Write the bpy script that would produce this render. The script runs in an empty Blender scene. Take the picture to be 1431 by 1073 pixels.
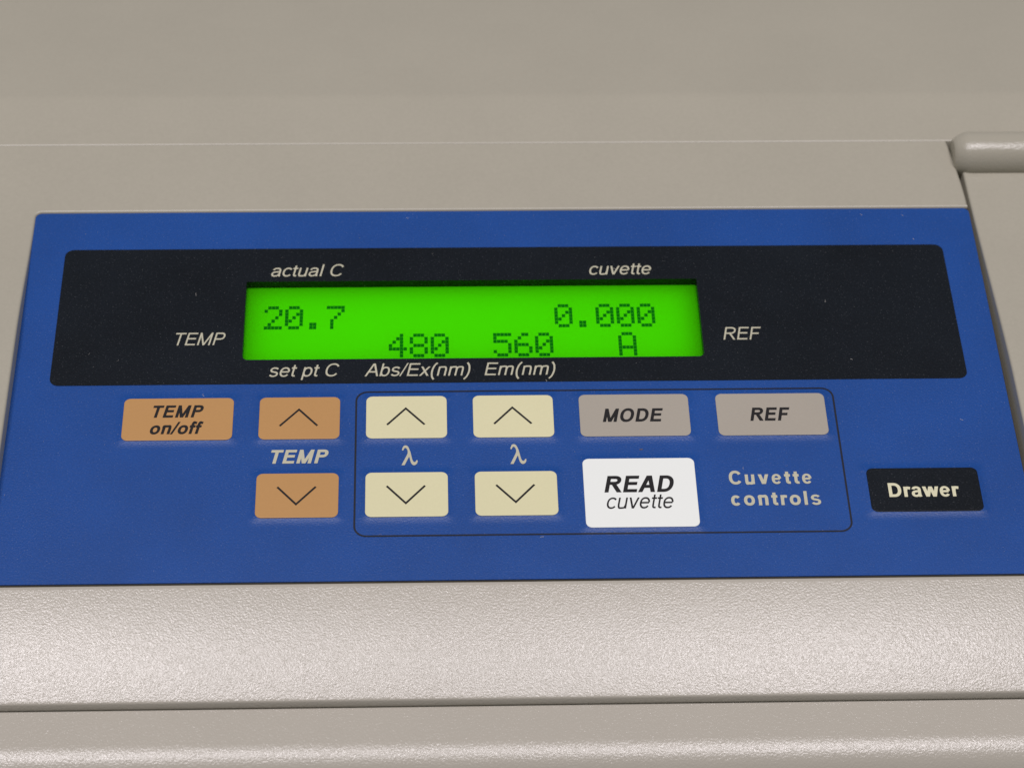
import bpy, math, random
from mathutils import Vector, Matrix
from mathutils.geometry import tessellate_polygon

MM = 0.001
scene = bpy.context.scene
col = scene.collection

# ------------------------------------------------------------------ camera
cam_d = bpy.data.cameras.new("camera")
cam = bpy.data.objects.new("camera", cam_d)
col.objects.link(cam)
cam_d.sensor_width = 36.0
cam_d.lens = 3407.82 / 1431.0 * 36.0
R_ = Vector((0.9993781870, -0.0287211491, 0.0204532367))
U_ = Vector((0.0085295295, 0.7597727254, 0.6501327963))
D_ = Vector((0.0342123724, 0.6495540788, -0.7595452668))
cam.matrix_world = Matrix(((R_.x, U_.x, -D_.x, -14.218 * MM),
                           (R_.y, U_.y, -D_.y, -269.947 * MM),
                           (R_.z, U_.z, -D_.z, 315.657 * MM),
                           (0, 0, 0, 1)))
cam_d.clip_start = 0.01
cam_d.clip_end = 20.0
cam_d.dof.use_dof = True
cam_d.dof.focus_distance = 0.402
cam_d.dof.aperture_fstop = 30.0
scene.camera = cam

# ------------------------------------------------------------------ room light
world = bpy.data.worlds.new("World")
scene.world = world
world.use_nodes = True
bg = world.node_tree.nodes["Background"]
bg.inputs["Color"].default_value = (0.97, 1.0, 0.97, 1)
bg.inputs["Strength"].default_value = 0.15


def ceiling_lamp(x, y, z, sx, sy, power, color=(1.0, 0.938, 0.968)):
    d = bpy.data.lights.new("ceiling_lamp", "AREA")
    d.shape = "RECTANGLE"
    d.size = sx
    d.size_y = sy
    d.energy = power
    d.color = color
    o = bpy.data.objects.new("ceiling_lamp", d)
    o.location = (x, y, z)
    o.rotation_euler = (0, 0, 0)
    col.objects.link(o)


ceiling_lamp(-0.36, 0.12, 1.5, 0.36, 0.26, 11.5)
ceiling_lamp(0.30, 0.12, 1.5, 0.36, 0.26, 10.5)

scene.view_settings.view_transform = "Standard"
scene.view_settings.look = "None"
scene.view_settings.exposure = 0.0
scene.view_settings.gamma = 1.0
scene.render.engine = "CYCLES"
scene.cycles.use_denoising = True
scene.cycles.max_bounces = 8
scene.render.resolution_x = 1024
scene.render.resolution_y = 767


# ------------------------------------------------------------------ materials
def s2l(c):
    return tuple(((v / 255) / 12.92 if v / 255 <= 0.04045 else ((v / 255 + 0.055) / 1.055) ** 2.4) for v in c)


def new_mat(name):
    m = bpy.data.materials.new(name)
    m.use_nodes = True
    return m, m.node_tree.nodes, m.node_tree.links, m.node_tree.nodes["Principled BSDF"]


def coords(nt, scale=(1, 1, 1)):
    tc = nt.nodes.new("ShaderNodeTexCoord")
    mp = nt.nodes.new("ShaderNodeMapping")
    mp.inputs["Scale"].default_value = scale
    nt.links.new(tc.outputs["Object"], mp.inputs["Vector"])
    return mp.outputs["Vector"]


def noise(nt, vec, scale, detail=2.0, rough=0.5):
    n = nt.nodes.new("ShaderNodeTexNoise")
    n.inputs["Scale"].default_value = scale
    n.inputs["Detail"].default_value = detail
    n.inputs["Roughness"].default_value = rough
    nt.links.new(vec, n.inputs["Vector"])
    return n.outputs["Fac"]


def plastic(name, rgb, rough=0.4, spec=0.5, grain=1500.0, strength=0.3, dist=0.05, mottle=0.05,
            coarse=0.0, coarse_scale=500.0, fleck=0.0):
    m, N, L, P = new_mat(name)
    nt = m.node_tree
    v = coords(nt)
    P.inputs["Roughness"].default_value = rough
    P.inputs["Specular IOR Level"].default_value = spec
    base = rgb
    big = noise(nt, v, 45.0, 5.0, 0.6)
    fine = noise(nt, v, grain * 0.8, 2.0, 0.6)
    mul = N.new("ShaderNodeMath"); mul.operation = "ADD"
    L.new(big, mul.inputs[0]); L.new(fine, mul.inputs[1])
    rg = N.new("ShaderNodeMapRange")
    rg.inputs["From Min"].default_value = 0.6
    rg.inputs["From Max"].default_value = 1.4
    rg.inputs["To Min"].default_value = 1.0 - mottle
    rg.inputs["To Max"].default_value = 1.0 + mottle
    L.new(mul.outputs[0], rg.inputs["Value"])
    vm = N.new("ShaderNodeVectorMath"); vm.operation = "SCALE"
    vm.inputs[0].default_value = base
    L.new(rg.outputs["Result"], vm.inputs["Scale"])
    cout = vm.outputs["Vector"]
    if fleck > 0:
        fn = noise(nt, v, 4200.0, 1.0, 0.5)
        fr = N.new("ShaderNodeMapRange")
        fr.inputs["From Min"].default_value = 0.66
        fr.inputs["From Max"].default_value = 0.80
        fr.inputs["To Min"].default_value = 0.0
        fr.inputs["To Max"].default_value = fleck
        L.new(fn, fr.inputs["Value"])
        mx = N.new("ShaderNodeMix"); mx.data_type = "RGBA"
        L.new(fr.outputs["Result"], mx.inputs["Factor"])
        L.new(cout, mx.inputs["A"])
        mx.inputs["B"].default_value = (0.42, 0.44, 0.48, 1)
        cout = mx.outputs["Result"]
    L.new(cout, P.inputs["Base Color"])
    h = noise(nt, v, grain, 2.5, 0.55)
    b = N.new("ShaderNodeBump")
    b.inputs["Strength"].default_value = strength
    b.inputs["Distance"].default_value = dist * MM
    L.new(h, b.inputs["Height"])
    last = b
    if coarse > 0:
        h2 = noise(nt, v, coarse_scale, 1.5, 0.5)
        b2 = N.new("ShaderNodeBump")
        b2.inputs["Strength"].default_value = 1.0
        b2.inputs["Distance"].default_value = coarse * MM
        L.new(h2, b2.inputs["Height"])
        L.new(b.outputs["Normal"], b2.inputs["Normal"])
        last = b2
    L.new(last.outputs["Normal"], P.inputs["Normal"])
    return m


BEIGE = (0.380, 0.358, 0.292)
M_beige = plastic("beige_moulded_plastic", BEIGE, rough=0.24, spec=0.50, grain=5200, strength=1.0, dist=0.022,
                  mottle=0.03, coarse=0.050, coarse_scale=2900)
M_front = plastic("pinkish_grey_front_moulding", (0.430, 0.402, 0.346), rough=0.23, spec=0.48, grain=5200, strength=1.0, dist=0.022,
                  mottle=0.03, coarse=0.050, coarse_scale=3100)
M_smooth = plastic("beige_smooth_plastic", BEIGE, rough=0.34, spec=0.42, grain=1900, strength=0.6, dist=0.02, mottle=0.045)
M_dark = plastic("grey_chassis_plastic", (0.09, 0.08, 0.065), rough=0.6, spec=0.3, mottle=0.03)
M_blue = plastic("blue_membrane_film", (0.0060, 0.0570, 0.258), rough=0.40, spec=0.33, grain=3400, strength=1.0,
                 dist=0.050, mottle=0.18, fleck=0.21)
M_black = plastic("black_printed_film", (0.0055, 0.0080, 0.0120), rough=0.38, spec=0.15, grain=3400, strength=1.0,
                  dist=0.04, mottle=0.45, fleck=0.12)
M_ink = plastic("dark_line_ink", (0.010, 0.012, 0.022), rough=0.5, spec=0.25, mottle=0.2)
M_keyink = plastic("black_legend_ink", (0.009, 0.008, 0.009), rough=0.5, spec=0.25, mottle=0.15)
M_print = plastic("pale_grey_print_ink", (0.49, 0.475, 0.36), rough=0.5, spec=0.2, mottle=0.06)
M_cream_print = plastic("cream_print_ink", (0.66, 0.64, 0.45), rough=0.5, spec=0.2, mottle=0.06)
KEYMAT = {
    "tan": plastic("tan_key_film", (0.462, 0.252, 0.092), rough=0.42, spec=0.35, grain=3000, strength=0.7, dist=0.02, mottle=0.035),
    "cream": plastic("cream_key_film", (0.665, 0.635, 0.400), rough=0.42, spec=0.35, grain=3000, strength=0.7, dist=0.02, mottle=0.03),
    "grey": plastic("grey_key_film", (0.365, 0.333, 0.280), rough=0.42, spec=0.35, grain=3000, strength=0.7, dist=0.02, mottle=0.03),
    "white": plastic("white_key_film", (0.80, 0.83, 0.80), rough=0.42, spec=0.35, grain=3000, strength=0.7, dist=0.02, mottle=0.012),
    "black": M_black,
}
M_dust = plastic("pale_dust", (0.55, 0.53, 0.50), rough=0.8, spec=0.1)


def lcd_material(name, trans, gloss=0.06):
    m, N, L, P = new_mat(name)
    N.remove(P)
    out = [n for n in N if n.type == "OUTPUT_MATERIAL"][0]
    t = N.new("ShaderNodeBsdfTranslucent"); t.inputs["Color"].default_value = (*trans, 1)
    d = N.new("ShaderNodeBsdfDiffuse"); d.inputs["Color"].default_value = (trans[0] * 0.25, trans[1] * 0.25, trans[2] * 0.25, 1)
    a = N.new("ShaderNodeAddShader")
    L.new(t.outputs[0], a.inputs[0]); L.new(d.outputs[0], a.inputs[1])
    L.new(a.outputs[0], out.inputs["Surface"])
    return m


M_lcd = lcd_material("green_lcd_film", (0.078, 0.60, 0.0015))
M_dot = lcd_material("dark_lcd_segment", (0.010, 0.185, 0.016))
m, N, L, P = new_mat("lit_backlight")
P.inputs["Base Color"].default_value = (0.8, 0.8, 0.8, 1)
P.inputs["Emission Color"].default_value = (1, 1, 1, 1)
P.inputs["Emission Strength"].default_value = 0.385
M_light = m


# ------------------------------------------------------------------ helpers
def mesh_obj(name, verts, faces, mat, parent=None, smooth=False):
    me = bpy.data.meshes.new(name)
    me.from_pydata([(x * MM, y * MM, z * MM) for x, y, z in verts], [], faces)
    me.update()
    me.materials.append(mat)
    if smooth:
        me.polygons.foreach_set("use_smooth", [True] * len(me.polygons))
    o = bpy.data.objects.new(name, me)
    col.objects.link(o)
    if parent is not None:
        o.parent = parent
    return o


class Geo:
    def __init__(self):
        self.v, self.f = [], []

    def add(self, vs, fs):
        n = len(self.v)
        self.v += vs
        self.f += [tuple(i + n for i in f) for f in fs]

    def grid(self, rows, closed=False):
        """rows: list of equally long vertex rings"""
        n, m_ = len(rows), len(rows[0])
        fs = []
        for i in range(n - 1):
            for j in range(m_ if closed else m_ - 1):
                k = (j + 1) % m_
                fs.append((i * m_ + j, i * m_ + k, (i + 1) * m_ + k, (i + 1) * m_ + j))
        self.add([p for r in rows for p in r], fs)

    def obj(self, name, mat, parent=None, smooth=False):
        return mesh_obj(name, self.v, self.f, mat, parent, smooth)


def ss(t):
    t = max(0.0, min(1.0, t))
    return t * t * (3 - 2 * t)


def lin(a, b, n):
    return [a + (b - a) * i / n for i in range(n + 1)]


def rrect(x0, x1, y0, y1, r, n=6, z=0.0, rt=None):
    """counter-clockwise outline of a rounded rectangle"""
    pts = []
    t = r if rt is None else rt
    for cx, cy, a0, q in ((x1 - r, y0 + r, -90, r), (x1 - t, y1 - t, 0, t), (x0 + t, y1 - t, 90, t), (x0 + r, y0 + r, 180, r)):
        for i in range(n + 1):
            a = math.radians(a0 + 90 * i / n)
            pts.append((cx + q * math.cos(a), cy + q * math.sin(a), z))
    return pts


def plate_with_hole(g, outer, hole, z):
    polys = [[Vector((p[0], p[1], 0)) for p in outer]]
    if hole:
        polys.append([Vector((p[0], p[1], 0)) for p in hole])
    flat = [(v.x, v.y, z) for pl in polys for v in pl]
    tris = tessellate_polygon(polys)
    fs = []
    for t in tris:
        a, b, c = (flat[i] for i in t)
        cr = (b[0] - a[0]) * (c[1] - a[1]) - (b[1] - a[1]) * (c[0] - a[0])
        fs.append(tuple(t) if cr > 0 else tuple(reversed(t)))
    g.add(flat, fs)


# ------------------------------------------------------------------ the instrument
reader = bpy.data.objects.new("laboratory_reader", None)
reader.location = (0, 0, 0)
col.objects.link(reader)
reader["label"] = "beige laboratory reader with blue membrane keypad and lit green display"
reader["category"] = "laboratory instrument"

XL, XR = -250.0, 260.0
PX0, PX1, PY0, PY1 = -84.6, 84.5, -40.93, 41.27
WX0, WX1, WY0, WY1 = -46.1, 33.4, 5.9, 24.15
SEAM = 58.5
PZ = 0.27                # the cover stands this much proud of the membrane


def hl(y):
    return PZ + 2.7 * ss((41.3 - y) / 32.0)


def hr(y):
    return PZ + 2.7 * ss((52.0 - y) / 55.0)


def xedge(y):
    t = max(0.0, min(1.0, (y - 41.3) / 17.2))
    return 84.5 - 1.5 * t ** 1.6


# cover: plate above the keypad and, seamlessly, the surface left of it
g = Geo()
R0 = 0.5
ys = lin(41.3 + R0, SEAM, 30)
xs = [XL, -200, -160, -130, -110, -95, -84.6 - R0]
rows = []
for y in ys:
    r = [(x, y, PZ) for x in xs] + [(-84.6 - R0 + (xedge(y) - R0 + 84.6 + R0) * t, y, PZ) for t in lin(0.05, 1, 19)]
    xe = xedge(y)
    for k in range(1, 5):
        a = math.radians(90 * k / 4)
        r.append((xe - R0 + R0 * math.sin(a), y, PZ - R0 + R0 * math.cos(a)))
    r.append((xe, y, -5))
    rows.append(r)
g.grid(rows)
SLW = 0.28
rows = []
for y in lin(41.3 + R0, PY0 - 0.1, 80):
    rows.append([(x, y, hl(y)) for x in xs])
g.grid([list(reversed(r)) for r in rows])
g.add([(XL, PY0 - 0.1, hl(PY0)), (-84.95, PY0 - 0.1, hl(PY0)), (-84.95, PY0 - 0.1, -6), (XL, PY0 - 0.1, -6)], [(0, 3, 2, 1)])
# rounded lip round the keypad recess
path = [(x, 41.3, 0, 1) for x in lin(84.4, -83.5, 60)]
path += [(-83.5 + 1.1 * math.cos(math.radians(a)), 40.2 + 1.1 * math.sin(math.radians(a)), math.cos(math.radians(a)), math.sin(math.radians(a))) for a in lin(90, 180, 8)[1:]]
path += [(-84.6, y, -1, 0) for y in lin(40.2, PY0 - 0.1, 80)[1:]]
rows = []
for x, y, nx, ny in path:
    top = hl(y) if nx < -0.5 else PZ
    w = 0.0
    ring = []
    for k in range(6):
        a = math.radians(90 * k / 5)
        ring.append((x + nx * (R0 - R0 * math.sin(a)), y + ny * (R0 - R0 * math.sin(a)), top - R0 + R0 * math.cos(a)))
    ring.append((x, y, -1.2))
    rows.append(ring)
g.grid(rows)
cx, cy = -84.6 - R0, 41.3 + R0
arc = [(-83.5 + (1.1 + R0) * math.cos(math.radians(a)), 40.2 + (1.1 + R0) * math.sin(math.radians(a)), PZ) for a in lin(90, 180, 8)]
g.add([(cx, cy, PZ)] + arc, [(0, i + 1, i + 2) for i in range(8)])
cover = g.obj("top_cover", M_smooth, reader, True)

# rear cover: bright lip at the seam, shallow band, then falling away behind
g = Geo()
prof = [(SEAM + 0.04, -5.0), (SEAM + 0.04, PZ - 0.06)]
y, z = prof[-1]
for a in (45, 32, 26, 22, 19, 16, 13, 9, 5):
    y += 0.05 * math.cos(math.radians(a)); z += 0.05 * math.sin(math.radians(a)); prof.append((y, z))
yb, zb = y, z
prof += [(yb + t, zb + t * 0.025) for t in (0.6, 3, 6, 9, 11.2)]
y, z = prof[-1]
for i in range(6):
    a = math.radians(1.4 - 15.0 * (i + 1) / 6)
    y += 0.35 * math.cos(a); z += 0.35 * math.sin(a); prof.append((y, z))
for i in range(8):
    a = math.radians(-13.6 - i * 0.3)
    y += 9 * math.cos(a); z += 9 * math.sin(a); prof.append((y, z))
for i in range(12):
    a = math.radians(-16 - i * 6.3)
    y += 6 * math.cos(a); z += 6 * math.sin(a); prof.append((y, z))
prof.append((y, -90))
YB = y
g.grid([[(x, py, pz) for py, pz in prof] for x in reversed(lin(XL, XR, 20))])
rear = g.obj("rear_cover", M_smooth, reader, True)

# front trim strip, gently convex, with a crisp lower lip
g = Geo()
prof = [(-41.15, -3.0), (-41.15, -0.45)]
prof += [(-41.15 - 0.25 + 0.25 * math.cos(math.radians(a)), -0.45 + 0.25 * math.sin(math.radians(a))) for a in (30, 60, 85)]
y, z, s = prof[-1][0], prof[-1][1], 0.0
STRIP_A0, STRIP_A1 = 7.5, 10.0
STRIP_L = 19.25
while s < STRIP_L:
    a = math.radians(STRIP_A0 + STRIP_A1 * s / 22)
    y -= 0.5 * math.cos(a); z -= 0.5 * math.sin(a); s += 0.5
    prof.append((y, z))
a0 = math.degrees(a)
for k in range(1, 7):
    a = math.radians(a0 + (60 - a0) * k / 6)
    y -= 0.07 * math.cos(a); z -= 0.07 * math.sin(a); prof.append((y, z))
prof.append((y - 0.36, z - 0.62)); prof.append((y - 0.37, z - 0.80)); y, z = prof[-1]
prof.append((y + 0.1, z - 0.1)); prof.append((y + 1.2, z - 0.1)); prof.append((y + 1.2, z - 3))
yf, zf = y, z
g.grid([[(x, py, pz) for py, pz in prof] for x in lin(XL, XR, 30)])
trim = g.obj("front_trim", M_front, reader, True)

# lower front piece below the trim: a flat ledge that rolls over to the front face
g = Geo()
y, z = yf + 1.0, zf - 0.28
prof = [(y, z)]
s = 0.0
while s < 16.5:
    a = math.radians(0.5 if s < 7.0 else min(88, 0.5 + (s - 7.0) * 6.2))
    y -= 0.25 * math.cos(a); z -= 0.25 * math.sin(a); s += 0.25
    prof.append((y, z))
prof.append((y, -90.0))
YF = y
g.grid([[(x, py, pz) for py, pz in prof] for x in lin(XL, XR, 30)])
lower = g.obj("lower_front", M_front, reader, True)

# chassis under the gaps
g = Geo()
c = [(XL + 1, YF + 2, -90), (XR - 1, YF + 2, -90), (XR - 1, YB - 2, -90), (XL + 1, YB - 2, -90),
     (XL + 1, -38, -5), (XR - 1, -38, -5), (XR - 1, 70, -5), (XL + 1, 70, -5)]
g.add(c, [(0, 3, 2, 1), (4, 5, 6, 7), (0, 1, 5, 4), (1, 2, 6, 5), (2, 3, 7, 6), (3, 0, 4, 7)])
chassis = g.obj("chassis", M_dark, reader)

# hinged lid on the right with its rounded hinge barrel
g = Geo()
rows = []
LX = 85.55
for y in lin(53, PY0 - 0.1, 70):
    h = hr(y)
    t = max(0.0, min(1.0, (50 - y) / 50))
    xe = 84.95 + 0.45 * t
    r = [(xe - 0.28, y, -5)]
    for k in range(6):
        a = math.radians(90 * k / 5)
        r.append((xe - 0.05 + 0.5 - 0.5 * math.cos(a), y, h - 0.5 + 0.5 * math.sin(a)))
    r += [(x, y, h) for x in (87, 90, 100, 120, 160, 210, XR)]
    rows.append(r)
g.grid([list(reversed(r)) for r in rows])
n = len(g.v)
g.add([(84.7, 53, -5), (XR, 53, -5), (XR, 53, 0.3), (85, 53, 0.3)], [(0, 3, 2, 1)])
g.add([(84.9, PY0 - 0.1, hr(PY0)), (XR, PY0 - 0.1, hr(PY0)), (XR, PY0 - 0.1, -6), (84.9, PY0 - 0.1, -6)], [(0, 3, 2, 1)])
lid = g.obj("hinged_lid", M_smooth, reader, True)
g = Geo()
BR, BY, BZ = 4.55, 54.55, 0.25
ends = [(83.45, 2.95), (83.6, 3.2), (84.1, 3.65), (84.7, 4.02), (85.2, 4.28), (85.6, 4.42), (86.0, 4.51), (86.4, 4.55)]
stations = ends + [(x, BR) for x in (89, 95, 110, 150, 200, XR)]
rows = []
for x, r in stations:
    rows.append([(x, BY + r * math.cos(2 * math.pi * k / 48), BZ + r * math.sin(2 * math.pi * k / 48)) for k in range(48)])
g.grid(rows, closed=True)
n0 = len(g.v)
g.add(rows[0], [tuple(range(48))])
barrel = g.obj("hinge_barrel", M_beige, lid, True)

# ------------------------------------------------------------------ membrane keypad
KEYS = [  # x0, x1, y0, y1, colour, key name, label
    (-65.44, -47.04, -11.93, -2.82, "tan"),
    (-42.67, -29.15, -11.93, -2.82, "tan"),
    (-42.60, -29.11, -28.37, -19.21, "tan"),
    (-24.74, -11.18, -11.93, -2.78, "cream"),
    (-24.72, -11.18, -28.39, -19.21, "cream"),
    (-6.77, 6.77, -11.93, -2.78, "cream"),
    (-6.74, 6.80, -28.36, -19.21, "cream"),
    (11.17, 29.74, -11.93, -2.80, "grey"),
    (11.17, 29.74, -31.00, -16.72, "white"),
    (34.41, 52.96, -11.99, -2.86, "grey"),
    (58.17, 76.68, -28.36, -19.32, "black"),
]
KH = 0.24


def emboss(x, y):
    h = 0.0
    for k in KEYS:
        dx = max(k[0] + 0.2 - x, x - k[1] + 0.2, 0.0)
        dy = max(k[2] + 0.2 - y, y - k[3] + 0.2, 0.0)
        if dx < 2.4 and dy < 2.4:
            d = math.hypot(dx, dy)
            h = max(h, KH * max(0.0, 1 - d / 1.75) ** 2)
    # the film is never perfectly flat
    return h + 0.012 * math.sin(x * 0.11 + 0.7) * math.sin(y * 0.17 + 1.3)


def axis(a, b, cuts, step):
    pts = [a] + sorted(cuts) + [b]
    out = []
    for p0, p1 in zip(pts, pts[1:]):
        n_ = max(1, round((p1 - p0) / step))
        out += lin(p0, p1, n_)[:-1]
    return out + [b]


ax = axis(PX0, PX1, [WX0 - 0.8, WX1 + 0.8], 0.5)
ay = axis(PY0, PY1, [WY0 - 0.8, WY1 + 0.8], 0.4)
verts, faces = [], []
RC = 1.1
for y in ay:
    for x in ax:
        px, py = x, y
        if py > PY1 - RC:                     # rounded upper corners
            if px < PX0 + RC or px > PX1 - RC:
                ccx = PX0 + RC if px < 0 else PX1 - RC
                dx, dy = px - ccx, py - (PY1 - RC)
                m_ = max(abs(dx), abs(dy)); q = math.hypot(dx, dy)
                if q > 0:
                    px, py = ccx + dx * m_ / q, PY1 - RC + dy * m_ / q
        verts.append((px, py, emboss(px, py)))
nx_ = len(ax)
for j in range(len(ay) - 1):
    for i in range(nx_ - 1):
        mx_, my_ = (ax[i] + ax[i + 1]) / 2, (ay[j] + ay[j + 1]) / 2
        if WX0 - 0.8 < mx_ < WX1 + 0.8 and WY0 - 0.8 < my_ < WY1 + 0.8:
            continue
        faces.append((j * nx_ + i, j * nx_ + i + 1, (j + 1) * nx_ + i + 1, (j + 1) * nx_ + i))
g = Geo()
g.v, g.f = verts, faces
# turned-down edge of the film
edge = [(i, 0) for i in range(nx_)] + [(nx_ - 1, j) for j in range(1, len(ay))] + \
       [(i, len(ay) - 1) for i in range(nx_ - 2, -1, -1)] + [(0, j) for j in range(len(ay) - 2, 0, -1)]
ring = [verts[j * nx_ + i] for i, j in edge]
g.grid([[(p[0], p[1], p[2] - 0.001) for p in ring], [(p[0], p[1], -0.25) for p in ring]][::-1], closed=True)
membrane = g.obj("keypad_membrane", M_blue, reader, True)

# backing plate carrying the membrane
g = Geo()
o_ = rrect(PX0 + 0.08, PX1 - 0.05, PY0 + 0.1, PY1 - 0.05, 1.0)
i_ = rrect(WX0 - 0.8, WX1 + 0.8, WY0 - 0.8, WY1 + 0.8, 0.5)
plate_with_hole(g, o_, i_, -0.27)
g.grid([[(p[0], p[1], -0.27) for p in o_], [(p[0], p[1], -4.9) for p in o_]][::-1], closed=True)
backing = g.obj("backing_plate", M_smooth, reader)

# black display panel with its window
g = Geo()
ZB = 0.045
outer = rrect(-78.5, 78.35, 0.40, 32.15, 1.6, 8)
hole = rrect(WX0, WX1, WY0, WY1, 0.95, 6, rt=0.3)
plate_with_hole(g, outer, hole, ZB)
g.grid([[(p[0], p[1], ZB) for p in outer], [(p[0], p[1], -0.02) for p in outer]][::-1], closed=True)
panel = g.obj("display_panel", M_black, reader)

# frame of the window: cut edge of the film and the black well under it
g = Geo()
rnd = random.Random(5)
ring0 = rrect(WX0, WX1, WY0, WY1, 0.95, 6, rt=0.3)
dense = []
for i in range(len(ring0)):
    a, b = ring0[i], ring0[(i + 1) % len(ring0)]
    L_ = math.hypot(b[0] - a[0], b[1] - a[1])
    n_ = max(1, int(L_ / 0.35))
    for k in range(n_):
        dense.append((a[0] + (b[0] - a[0]) * k / n_, a[1] + (b[1] - a[1]) * k / n_))
rag = [(x + rnd.gauss(0, 0.025), y + rnd.gauss(0, 0.025)) for x, y in dense]
LZ = -1.6
g.grid([[(x, y, ZB - 0.002) for x, y in dense], [(x, y, ZB - 0.16 + rnd.gauss(0, 0.03)) for x, y in rag],
        [(x, y, -0.45) for x, y in dense], [(x, y, LZ + 0.02) for x, y in dense]], closed=True)
M_edge = plastic("raw_cut_film_edge", (0.0055, 0.006, 0.005), rough=0.35, spec=0.5, grain=2600, strength=1.0, dist=0.12,
                 mottle=0.3, fleck=0.5)
frame = g.obj("display_frame", M_edge, reader)

# torn burrs of film along the cut edge of the window
g = Geo()
rb = random.Random(3)
for i in range(150):
    t = rb.random()
    if t < 0.72:
        x, y = rb.uniform(WX0 + 0.4, WX1 - 0.4), WY1 + rb.gauss(-0.02, 0.03)
    elif t < 0.82:
        x, y = WX0 + rb.gauss(0.02, 0.03), rb.uniform(WY0 + 1, WY1 - 0.6)
    elif t < 0.92:
        x, y = WX1 + rb.gauss(-0.02, 0.03), rb.uniform(WY0 + 1, WY1 - 0.6)
    else:
        x, y = rb.uniform(WX0 + 0.6, WX1 - 0.6), WY0 + rb.gauss(0.01, 0.02)
    z = ZB + rb.uniform(-0.10, 0.02)
    q_ = rb.uniform(0.025, 0.06)
    lx_ = q_ * rb.uniform(0.8, 3.0)
    g.add([(x - lx_, y, z), (x + lx_, y + rb.uniform(-.02, .02), z), (x + rb.uniform(-.03, .03), y - q_ * .6, z + q_), (x, y + q_ * .5, z - q_ * .4)], [(0, 1, 2), (0, 2, 3), (1, 3, 2), (0, 3, 1)])
M_burr = plastic("grey_film_burr", (0.34, 0.35, 0.31), rough=0.3, spec=0.6)
burr = g.obj("edge_burr", M_burr, frame)
burr["kind"] = "stuff"

# liquid crystal display: film, backlight under it, and the dark characters
g = Geo()
g.add([(WX0 - 2, WY0 - 2, LZ), (WX1 + 2, WY0 - 2, LZ), (WX1 + 2, WY1 + 2, LZ), (WX0 - 2, WY1 + 2, LZ)], [(0, 1, 2, 3)])
lcd = g.obj("display_screen", M_lcd, reader)
lcd["label"] = "glowing green two line liquid crystal screen"
g = Geo()
g.add([(WX0 + 0.8, WY0 - 1.0, -4.3), (WX1 - 1.2, WY0 - 1.0, -4.3), (WX1 - 1.2, WY1 - 0.6, -4.3), (WX0 + 0.8, WY1 - 0.6, -4.3)], [(0, 1, 2, 3)])
bl = g.obj("backlight", M_light, lcd)
g = Geo()
q = [(WX0 - 2, WY0 - 2), (WX1 + 2, WY0 - 2), (WX1 + 2, WY1 + 2), (WX0 - 2, WY1 + 2)]
g.grid([[(x, y, LZ - 0.01) for x, y in q], [(x, y, -4.4) for x, y in q]], closed=True)
g.add([(x, y, -4.4) for x, y in q], [(0, 1, 2, 3)])
well = g.obj("screen_housing", M_dark, lcd)

FONT = {
    "0": [" ### ", "#   #", "#  ##", "# # #", "##  #", "#   #", " ### "],
    "2": [" ### ", "#   #", "    #", "   # ", "  #  ", " #   ", "#####"],
    "4": ["   # ", "  ## ", " # # ", "#  # ", "#####", "   # ", "   # "],
    "5": ["#####", "#    ", "#### ", "    #", "    #", "#   #", " ### "],
    "6": ["  ## ", " #   ", "#    ", "#### ", "#   #", "#   #", " ### "],
    "7": ["#####", "    #", "   # ", "  #  ", " #   ", " #   ", " #   "],
    "8": [" ### ", "#   #", "#   #", " ### ", "#   #", "#   #", " ### "],
    "A": [" ### ", "#   #", "#   #", "#   #", "#####", "#   #", "#   #"],
    ".": ["     ", "     ", "     ", "     ", "     ", " ##  ", " ##  "],
}
FONT["2"][1] = "#   #"
CP, DP, DH = 3.630, 0.637, 0.785


def lcd_char(ch, colm, row):
    gg = Geo()
    x0 = -42.83 + colm * CP
    y0 = (19.72, 13.04)[row]
    for r in range(7):
        for c_ in range(5):
            if FONT[ch][r][c_] == "#":
                a = x0 + c_ * DP; b = y0 - r * DH
                w, h = DP - 0.045, DH - 0.05
                gg.add([(a, b - h, 0), (a + w, b - h, 0), (a + w, b, 0), (a, b, 0)], [(0, 1, 2, 3)])
    gg.v = [(x, y, LZ + 0.03) for x, y, z in gg.v]
    o = gg.obj("digit" if ch in "0245678" else ("decimal_point" if ch == "." else "letter"), M_dot, lcd)
    return o


for txt, c0, row in (("20.7", 0, 0), ("0.000", 14, 0), ("480", 6, 1), ("560", 11, 1), ("A", 17, 1)):
    for i, ch in enumerate(txt):
        lcd_char(ch, c0 + i, row)


# ------------------------------------------------------------------ lettering drawn with strokes
def catmull(pts, n=7):
    P_ = [pts[0]] + list(pts) + [pts[-1]]
    out = []
    for i in range(1, len(P_) - 2):
        p0, p1, p2, p3 = P_[i - 1:i + 3]
        for k in range(n):
            t = k / n
            out.append(tuple(0.5 * (2 * p1[a] + (p2[a] - p0[a]) * t + (2 * p0[a] - 5 * p1[a] + 4 * p2[a] - p3[a]) * t * t
                                    + (3 * p1[a] - p0[a] - 3 * p2[a] + p3[a]) * t ** 3) for a in (0, 1)))
    out.append(tuple(pts[-1]))
    return out


def sup(cx, cy, rx, ry, a0, a1, n=30, e=2.25):
    out = []
    for a in lin(a0, a1, n):
        c_, s_ = math.cos(math.radians(a)), math.sin(math.radians(a))
        out.append((cx + rx * math.copysign(abs(c_) ** (2 / e), c_), cy + ry * math.copysign(abs(s_) ** (2 / e), s_)))
    return out


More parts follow.
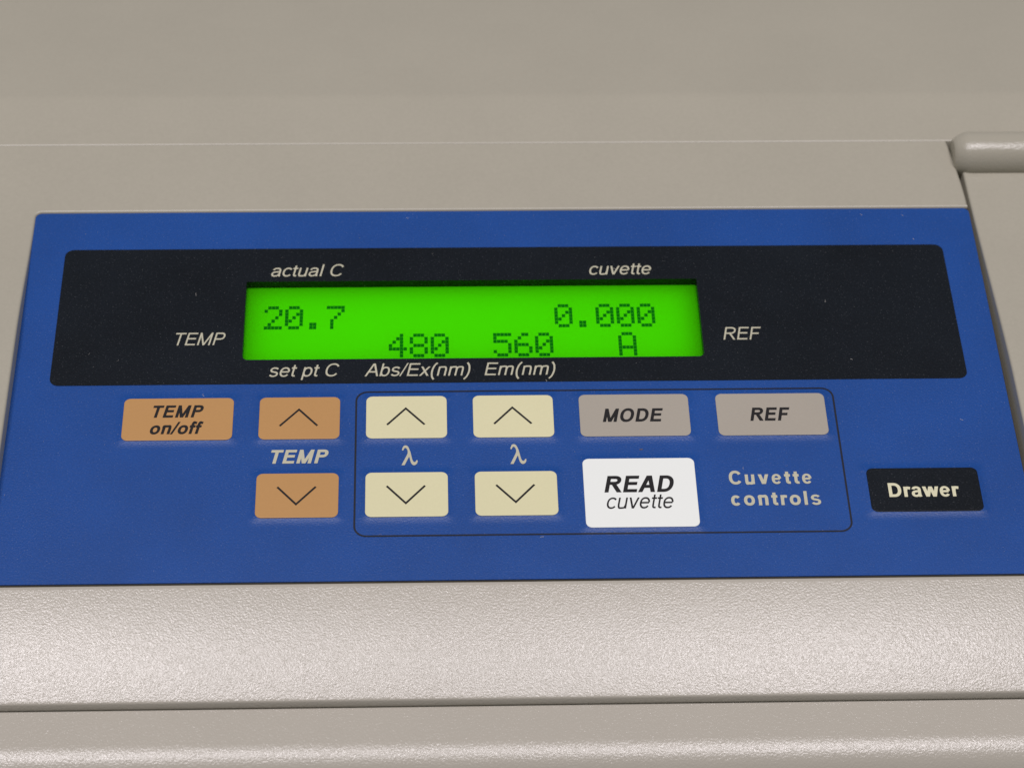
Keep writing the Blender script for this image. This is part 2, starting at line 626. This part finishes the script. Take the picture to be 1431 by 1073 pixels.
def glyph(ch, bold):
    S, H = (160, 134) if bold else (86, 78)
    if bold and ch in "aes":
        S, H = 140, 108
    s, h = S / 2, H / 2
    st, dg = [], []            # strokes, diagonals (x0, y0, x1, y1, horizontal width)
    C_, X_ = 716, 519
    if ch == "E":
        adv = 667; st = [[(80 + s, 0), (80 + s, C_)], [(80 + s, C_ - h), (608, C_ - h)], [(80 + s, 378), (578, 378)], [(80 + s, h), (620, h)]]
    elif ch == "F":
        adv = 611; st = [[(82 + s, 0), (82 + s, C_)], [(82 + s, C_ - h), (575, C_ - h)], [(82 + s, 352), (525, 352)]]
    elif ch == "T":
        adv = 611; st = [[(21, C_ - h), (590, C_ - h)], [(305, 0), (305, C_ - h)]]
    elif ch == "M":
        adv = 833; st = [[(74 + s, 0), (74 + s, C_)], [(759 - s, 0), (759 - s, C_)]]
        w = S * 1.02
        dg = [(74 + w / 2, C_, 416, 0, w), (759 - w / 2, C_, 417, 0, w)]
    elif ch in "PR":
        b = 305 if ch == "P" else 325
        r_ = 622 if ch == "P" else 655
        adv = 667 if ch == "P" else 722
        ym = (C_ - h + b + h) / 2; ry = (C_ - h - b - h) / 2
        st = [[(78 + s, 0), (78 + s, C_)], [(78 + s, C_ - h), (390, C_ - h)] + sup(390, ym, r_ - s - 390, ry, 90, -90, 18)[1:] + [(78 + s, b + h)]]
        if ch == "R":
            dg = [(360, b + h, 655, 0, S * 1.22)]
    elif ch == "D":
        adv = 722; st = [[(78 + s, 0), (78 + s, C_)], [(78 + s, C_ - h), (330, C_ - h)] + sup(330, C_ / 2, 675 - s - 330, C_ / 2 - h, 90, -90, 24)[1:] + [(78 + s, h)]]
    elif ch == "O":
        adv = 778; st = [sup(389, 358, 341 - s, 370 - h, 0, 360, 44)]
    elif ch == "C":
        adv = 690 if bold else 722; st = [sup(382, 358, 330 - s, 370 - h, 33, 325, 36)]
    elif ch == "A":
        adv = 667; w = S * 1.08
        dg = [(w / 2, 0, 334 - w * 0.10, C_, w), (667 - w / 2, 0, 334 + w * 0.10, C_, w)]; st = [[(150, 248), (520, 248)]]
    elif ch == "a":
        adv = 556
        R2 = 484 - s; L1 = 56 + s; yt = X_ + 12 - h; yb_ = -12 + h; ym = 296 - h * 0.2
        st = [sup((L1 + R2) / 2, 365, (R2 - L1) / 2, yt - 365, 172, 0, 16) + [(R2, 240), (R2, 110), (R2 + 30, 0)],
              [(R2, ym), (300, ym - 4)] + sup(250, (ym - 14 + yb_) / 2, 250 - 38 - s, (ym - 14 - yb_) / 2, 90, 270, 20) + catmull([(260, yb_), (370, yb_ + 45), (R2, yb_ + 140)], 5)[1:]]
    elif ch in "bp":
        adv = 556
        st = [[(66 + s, 0 if ch == "b" else -199), (66 + s, C_ if ch == "b" else X_)], sup(290, 260, 226 - s, 271 - h, 0, 360, 40)]
    elif ch == "c":
        adv = 556 if bold else 500; st = [sup(280, 260, 241 - s, 271 - h, 38, 322, 30)]
    elif ch == "e":
        adv = 556; st = [sup(278, 260, 240 - s, 271 - h, 4, 325, 36), [(38 + s, 268), (518 - s, 268)]]
    elif ch == "o":
        adv = 611 if bold else 556; r_ = 268 if bold else 240
        st = [sup(adv / 2, 260, r_ - s, 271 - h, 0, 360, 40)]
    elif ch == "s":
        adv = 556 if bold else 500
        yt, ym, yb_ = X_ + 12 - h, 266, -12 + h
        cx_ = adv / 2
        ru, rl = cx_ - 42 - s, cx_ - 34 - s
        st = [sup(cx_, (yt + ym) / 2, ru, (yt - ym) / 2, 22, 235, 18, 2.05) + sup(cx_, (ym + yb_) / 2, rl, (ym - yb_) / 2, 55, -160, 18, 2.05)]
    elif ch == "t":
        adv = 333 if bold else 278; c_ = 165 if bold else 130
        st = [[(c_, 600)] + catmull([(c_, 480), (c_, 140), (c_ + 22, h + 22), (c_ + 70, h - 3), (adv - 12, h + 2)]), [(18, X_ - h), (adv - 15, X_ - h)]]
        dg = [(c_, 590, c_, 650, S)]
        st[0] = [(c_, 640)] + st[0]
    elif ch == "u":
        adv = 611 if bold else 556
        r_ = adv - 66 - s
        st = [[(66 + s, X_)] + catmull([(66 + s, 300), (66 + s, 160), (120 + s * .6, 40), (240, -12 + h), (r_ - 60, 50), (r_, 200)]), [(r_, 0), (r_, X_)]]
    elif ch == "n":
        adv = 611 if bold else 556
        r_ = adv - 66 - s
        st = [[(66 + s, 0), (66 + s, X_)], catmull([(66 + s, 320), (130, 465), (300, X_ + 12 - h), (r_ - 40, 470), (r_, 350), (r_, 180)]) + [(r_, 0)]]
    elif ch == "m":
        adv = 889 if bold else 833
        r_ = adv - 66 - s; c_ = adv / 2
        st = [[(66 + s, 0), (66 + s, X_)]]
        for a, b in ((66 + s, c_), (c_, r_)):
            st.append(catmull([(a, 330), (a + 50, 465), ((a + b) / 2 + 30, X_ + 12 - h), (b - 30, 475), (b, 370), (b, 180)]) + [(b, 0)])
    elif ch == "r":
        adv = 389 if bold else 333
        st = [[(66 + s, 0), (66 + s, X_)], catmull([(66 + s, 300), (100 + s, 430), (230, X_ + 5 - h), (adv - 5, X_ - 12 - h)])]
    elif ch == "l":
        adv = 278 if bold else 222; st = [[(adv / 2, 0), (adv / 2, C_)]]
    elif ch == "f":
        adv = 333 if bold else 278; c_ = 150 if bold else 130
        st = [[(c_, 0)] + catmull([(c_, 450), (c_, 590), (c_ + 35, 690), (c_ + 110, 728 - h), (adv + 10, 724 - h)]), [(12, X_ - h), (adv - 15, X_ - h)]]
    elif ch == "v":
        adv = 556 if bold else 500; w = S * 1.08
        dg = [(10 + w / 2, X_, adv / 2 - w * .08, 0, w), (adv - 10 - w / 2, X_, adv / 2 + w * .08, 0, w)]
    elif ch == "w":
        adv = 778 if bold else 722; w = S * 1.03
        q1, q3 = adv * 0.29, adv * 0.71
        dg = [(5 + w / 2, X_, q1, 0, w), (adv / 2, X_, q1, 0, w), (adv / 2, X_, q3, 0, w), (adv - 5 - w / 2, X_, q3, 0, w)]
    elif ch == "x":
        adv = 500; w = S * 1.2
        dg = [(10 + w / 2, 0, 484 - w / 2, X_, w), (490 - w / 2, 0, 16 + w / 2, X_, w)]
    elif ch == "/":
        adv = 278; dg = [(20, -12, 262, 728, S * 0.78)]
    elif ch == "(":
        adv = 333; st = [catmull([(285, 728), (165, 560), (110, 259), (165, -40), (285, -210)])]
    elif ch == ")":
        adv = 333; st = [catmull([(48, 728), (168, 560), (223, 259), (168, -40), (48, -210)])]
    else:
        adv = 278
    return adv, st, dg, S, H


def ribbon(pts, S, H):
    """flat stroke with an elliptical pen"""
    n_ = len(pts)
    lft, rgt = [], []
    for i in range(n_):
        a = pts[max(i - 1, 0)]; b = pts[min(i + 1, n_ - 1)]
        if n_ > 2 and math.hypot(pts[0][0] - pts[-1][0], pts[0][1] - pts[-1][1]) < 1e-6 and i in (0, n_ - 1):
            a, b = pts[-2], pts[1]
        dx, dy = b[0] - a[0], b[1] - a[1]
        L_ = math.hypot(dx, dy) or 1
        nx, ny = -dy / L_, dx / L_
        lft.append((pts[i][0] + nx * S / 2, pts[i][1] + ny * H / 2))
        rgt.append((pts[i][0] - nx * S / 2, pts[i][1] - ny * H / 2))
    return lft, rgt


def lettering(name, text, x0, x1, base, cap, z, mat, parent, bold=False, shear=0.0, sx=None, label=None, cap_units=716):
    em = cap / cap_units           # mm per glyph unit
    quads = []
    pen = 0
    items = []
    for ch in text:
        adv, st, dg, S, H = glyph(ch, bold)
        items.append((pen, st, dg, S, H, adv))
        pen += adv
    def build(kx, track):
        out = []
        for i, (p, st, dg, S, H, adv) in enumerate(items):
            ox = p * kx + track * i
            for t in st:
                l, r = ribbon(t, S, H)
                out.append([((a[0] * kx + ox + a[1] * em * shear, a[1] * em), (b[0] * kx + ox + b[1] * em * shear, b[1] * em)) for a, b in zip(l, r)])
            for (a, b, c_, d, w) in dg:
                out.append([(((a - w / 2) * kx + ox + b * em * shear, b * em), ((a + w / 2) * kx + ox + b * em * shear, b * em)),
                            (((c_ - w / 2) * kx + ox + d * em * shear, d * em), ((c_ + w / 2) * kx + ox + d * em * shear, d * em))])
        return out
    def span(o):
        xs_ = [p[0] for s_ in o for pr in s_ for p in pr]
        return min(xs_), max(xs_)
    kx, track = em, 0.0
    for it in range(6):
        a, b = span(build(kx, track))
        if sx is None:
            sh = 716 * em * shear * 0.85
            kx *= max(0.2, (x1 - x0 - sh)) / max(0.01, (b - a - sh))
        else:
            kx = em * sx
            track += ((x1 - x0) - (b - a)) / max(1, len(text) - 1)
    o = build(kx, track)
    a, b = span(o)
    g_ = Geo()
    for i, s_ in enumerate(o):
        zz = z + 0.0025 * (i % 7)
        vs = []
        for kk, (p, q_) in enumerate(s_):
            vs += [(p[0] - a + x0, p[1] + base, zz + 0.0002 * kk), (q_[0] - a + x0, q_[1] + base, zz + 0.0002 * kk)]
        fs = []
        for k in range(len(s_) - 1):
            f = (2 * k, 2 * k + 1, 2 * k + 3, 2 * k + 2)
            p0, p1, p2 = vs[f[0]], vs[f[1]], vs[f[2]]
            cr = (p1[0] - p0[0]) * (p2[1] - p0[1]) - (p1[1] - p0[1]) * (p2[0] - p0[0])
            fs.append(f if cr > 0 else tuple(reversed(f)))
        g_.add(vs, fs)
    ob = g_.obj(name, mat, parent)
    if label:
        ob["label"] = label
    return ob


IT = 0.20
for text, x0, x1, b, cp in (("TEMP", -57.74, -49.20, 9.32, 2.85), ("actual C", -41.83, -29.04, 25.34, 2.85),
                            ("set pt C", -41.37, -29.43, 2.02, 2.85), ("Abs/Ex(nm)", -25.12, -7.03, 1.95, 2.85),
                            ("Em(nm)", -4.63, 7.54, 1.97, 2.85), ("cuvette", 14.47, 25.51, 25.28, 2.85),
                            ("REF", 37.0, 43.72, 9.64, 2.90)):
    lettering("printed_label", text, x0, x1, b, cp, ZB + 0.02, M_print, panel, False, IT, label="pale slanted print reading " + text)
lettering("printed_label", "TEMP", -40.42, -30.91, -16.92, 2.90, 0.05, M_print, membrane, True, IT, label="pale bold slanted print reading TEMP")
lettering("printed_label", "Cuvette", 35.28, 48.99, -22.20, 2.80, 0.05, M_print, membrane, True, 0, sx=0.84, label="pale bold print reading Cuvette")
lettering("printed_label", "controls", 35.25, 50.04, -26.62, 2.85, 0.05, M_print, membrane, True, 0, sx=0.84, label="pale bold print reading controls")

LAM = [(510, 948), (605, 765), (690, 600), (716, 530), (716, 460), (695, 400), (665, 362), (632, 352), (600, 372), (572, 435), (540, 442), (526, 425),
       (545, 345), (575, 293), (610, 268), (650, 262), (700, 280), (740, 325), (772, 400), (805, 490), (832, 600), (852, 690), (872, 770),
       (900, 825), (940, 848), (980, 832), (1002, 785), (1022, 775), (1046, 792), (1040, 850), (1015, 905), (975, 940), (920, 955), (865, 930),
       (825, 870), (797, 780), (780, 695), (765, 662), (745, 690), (690, 800), (615, 948)]
for lx, ly in ((-18.81, -17.52), (-0.77, -17.48)):
    g = Geo()
    pts = [(lx + (px - 510) / 536 * 2.69, ly + (952 - py) / 690 * 4.25, 0) for px, py in LAM]
    plate_with_hole(g, pts, None, 0.05)
    o = g.obj("lambda_symbol", M_print, membrane)

# thin outline round the cuvette controls
g = Geo()
W = 0.16
oo = rrect(-26.44 - W, 54.57 + W, -32.06 - W, -1.56 + W, 2.1, 8, 0.05)
ii = rrect(-26.44 + W, 54.57 - W, -32.06 + W, -1.56 - W, 2.1 - 2 * W, 8, 0.05)
g.grid([ii, oo], closed=True)
g.v = [(x, y, emboss(x, y) + 0.035) for x, y, z in g.v]
g2 = Geo()
rows = [[], []]
n_ = len(oo)
for i in range(n_):
    a0_, a1_ = oo[i], oo[(i + 1) % n_]
    b0_, b1_ = ii[i], ii[(i + 1) % n_]
    k_ = max(1, int(math.hypot(a1_[0] - a0_[0], a1_[1] - a0_[1]) / 0.8))
    for k in range(k_):
        t = k / k_
        xa, ya = a0_[0] + (a1_[0] - a0_[0]) * t, a0_[1] + (a1_[1] - a0_[1]) * t
        xb, yb_ = b0_[0] + (b1_[0] - b0_[0]) * t, b0_[1] + (b1_[1] - b0_[1]) * t
        rows[0].append((xb, yb_, emboss(xb, yb_) + 0.04))
        rows[1].append((xa, ya, emboss(xa, ya) + 0.04))
g2.grid(rows[::-1], closed=True)
border = g2.obj("border_line", M_ink, membrane)


def key(i, label):
    x0, x1, y0, y1, colour = KEYS[i]
    gg = Geo()
    rr = 1.05
    rings = []
    for inset, z in ((-0.0, KH - 0.10), (0.0, KH + 0.045), (0.04, KH + 0.075), (0.12, KH + 0.09)):
        rings.append([(x, y, z) for x, y, _ in rrect(x0 + inset, x1 - inset, y0 + inset, y1 - inset, rr - inset, 6)])
    gg.grid(rings, closed=True)
    n_ = len(gg.v)
    gg.add(rings[-1], [tuple(range(len(rings[-1])))])
    o = gg.obj("key", KEYMAT[colour], reader)
    o["label"] = label
    return o


ZK = KH + 0.09 + 0.012


def chevron(i, up):
    x0, x1, y0, y1, _ = KEYS[i]
    cxk = (x0 + x1) / 2 - (0.12 if up else 0.13)
    o = key(i, KEYLAB[i])
    top = y1 - (2.72 if up else 2.85)
    wx, wy, t = 3.15, 3.55, 0.36
    if not up:
        wx, wy = 3.15, 3.6
    ya, yb2 = (top - wy, top) if up else (top, top - wy)
    gg = Geo()
    sgn = 1 if up else -1
    # mitred chevron ribbon: (end, apex, end)
    L_ = math.hypot(wx, wy); nx, ny = wy / L_, wx / L_
    av = t / 2 * L_ / wx
    pts = [(cxk - wx - nx * t / 2, ya + sgn * ny * t / 2), (cxk - wx + nx * t / 2, ya - sgn * ny * t / 2),
           (cxk, yb2 + sgn * av), (cxk, yb2 - sgn * av),
           (cxk + wx + nx * t / 2, ya + sgn * ny * t / 2), (cxk + wx - nx * t / 2, ya - sgn * ny * t / 2)]
    fs = [(0, 1, 3, 2), (2, 3, 5, 4)]
    if not up:
        fs = [tuple(reversed(f)) for f in fs]
    gg.add([(x, y, ZK) for x, y in pts], fs)
    gg.obj("arrow_mark", M_keyink, o)
    return o


KEYLAB = {0: "wide tan key reading TEMP on/off", 1: "tan key with an up arrow", 2: "tan key with a down arrow",
          3: "cream key with an up arrow, left column", 4: "cream key with a down arrow, left column",
          5: "cream key with an up arrow, right column", 6: "cream key with a down arrow, right column",
          7: "grey key reading MODE", 8: "large white key reading READ cuvette", 9: "grey key reading REF",
          10: "black key reading Drawer"}
for i, up in ((1, True), (2, False), (3, True), (4, False), (5, True), (6, False)):
    chevron(i, up)
k0 = key(0, KEYLAB[0])
lettering("legend", "TEMP", -60.51, -52.04, -7.06, 2.66, ZK, M_keyink, k0, True, IT)
lettering("legend", "on/off", -60.75, -51.90, -10.64, 2.60, ZK, M_keyink, k0, True, IT)
k7 = key(7, KEYLAB[7]); lettering("legend", "MODE", 15.02, 25.34, -8.85, 2.90, ZK, M_keyink, k7, True, IT)
k9 = key(9, KEYLAB[9]); lettering("legend", "REF", 39.93, 46.82, -8.90, 2.90, ZK, M_keyink, k9, True, IT)
k8 = key(8, KEYLAB[8])
lettering("legend", "READ", 14.49, 26.06, -23.87, 3.45, ZK, M_keyink, k8, True, IT)
lettering("legend", "cuvette", 14.74, 25.74, -27.22, 3.12, ZK, M_keyink, k8, False, IT)
k10 = key(10, KEYLAB[10]); lettering("legend", "Drawer", 61.39, 73.06, -25.40, 2.90, ZK, M_cream_print, k10, True, 0)

# a tiny brown scuff between the MODE and READ keys
g = Geo()
g.add([(x, y, 0.03) for x, y in ((20.78, -14.62), (20.95, -14.74), (21.3, -14.7), (21.52, -14.58), (21.25, -14.5), (20.95, -14.52))], [(0, 1, 2, 3, 4, 5)])
g.obj("scuff_mark", plastic("brown_grime", (0.12, 0.085, 0.06), rough=0.7, spec=0.2), membrane)

# ------------------------------------------------------------------ dust and lint lying on the keypad
rnd = random.Random(11)
g = Geo()
for i in range(420):
    x = rnd.uniform(PX0 + 1, PX1 - 1); y = rnd.uniform(PY0 + 1, PY1 - 1)
    if WX0 - 1 < x < WX1 + 1 and WY0 - 1 < y < WY1 + 1:
        continue
    z = max(emboss(x, y), ZB) + 0.01
    if any(k[0] - .3 < x < k[1] + .3 and k[2] - .3 < y < k[3] + .3 for k in KEYS):
        continue
    r = rnd.choice((0.018, 0.022, 0.028, 0.045)) * rnd.uniform(0.7, 1.2)
    if rnd.random() < 0.93:
        g.add([(x - r, y - r, z), (x + r, y - r * .6, z), (x + r * .3, y + r, z), (x, y, z + 1.6 * r)], [(0, 1, 3), (1, 2, 3), (2, 0, 3)])
    else:
        a = rnd.uniform(0, math.pi); n_ = 7; L_ = rnd.uniform(0.35, 0.9); cv = rnd.uniform(-1.6, 1.6)
        rw = [[], []]
        px, py = x, y
        for k in range(n_):
            rw[0].append((px - math.sin(a) * .018, py + math.cos(a) * .018, z + 0.02)); rw[1].append((px + math.sin(a) * .018, py - math.cos(a) * .018, z + 0.05))
            px += math.cos(a) * L_ / n_; py += math.sin(a) * L_ / n_; a += cv / n_
        g.grid(rw)
dust = g.obj("dust", M_dust)
dust["kind"] = "stuff"
dust["label"] = "pale dust specks and lint on the blue and black keypad film"
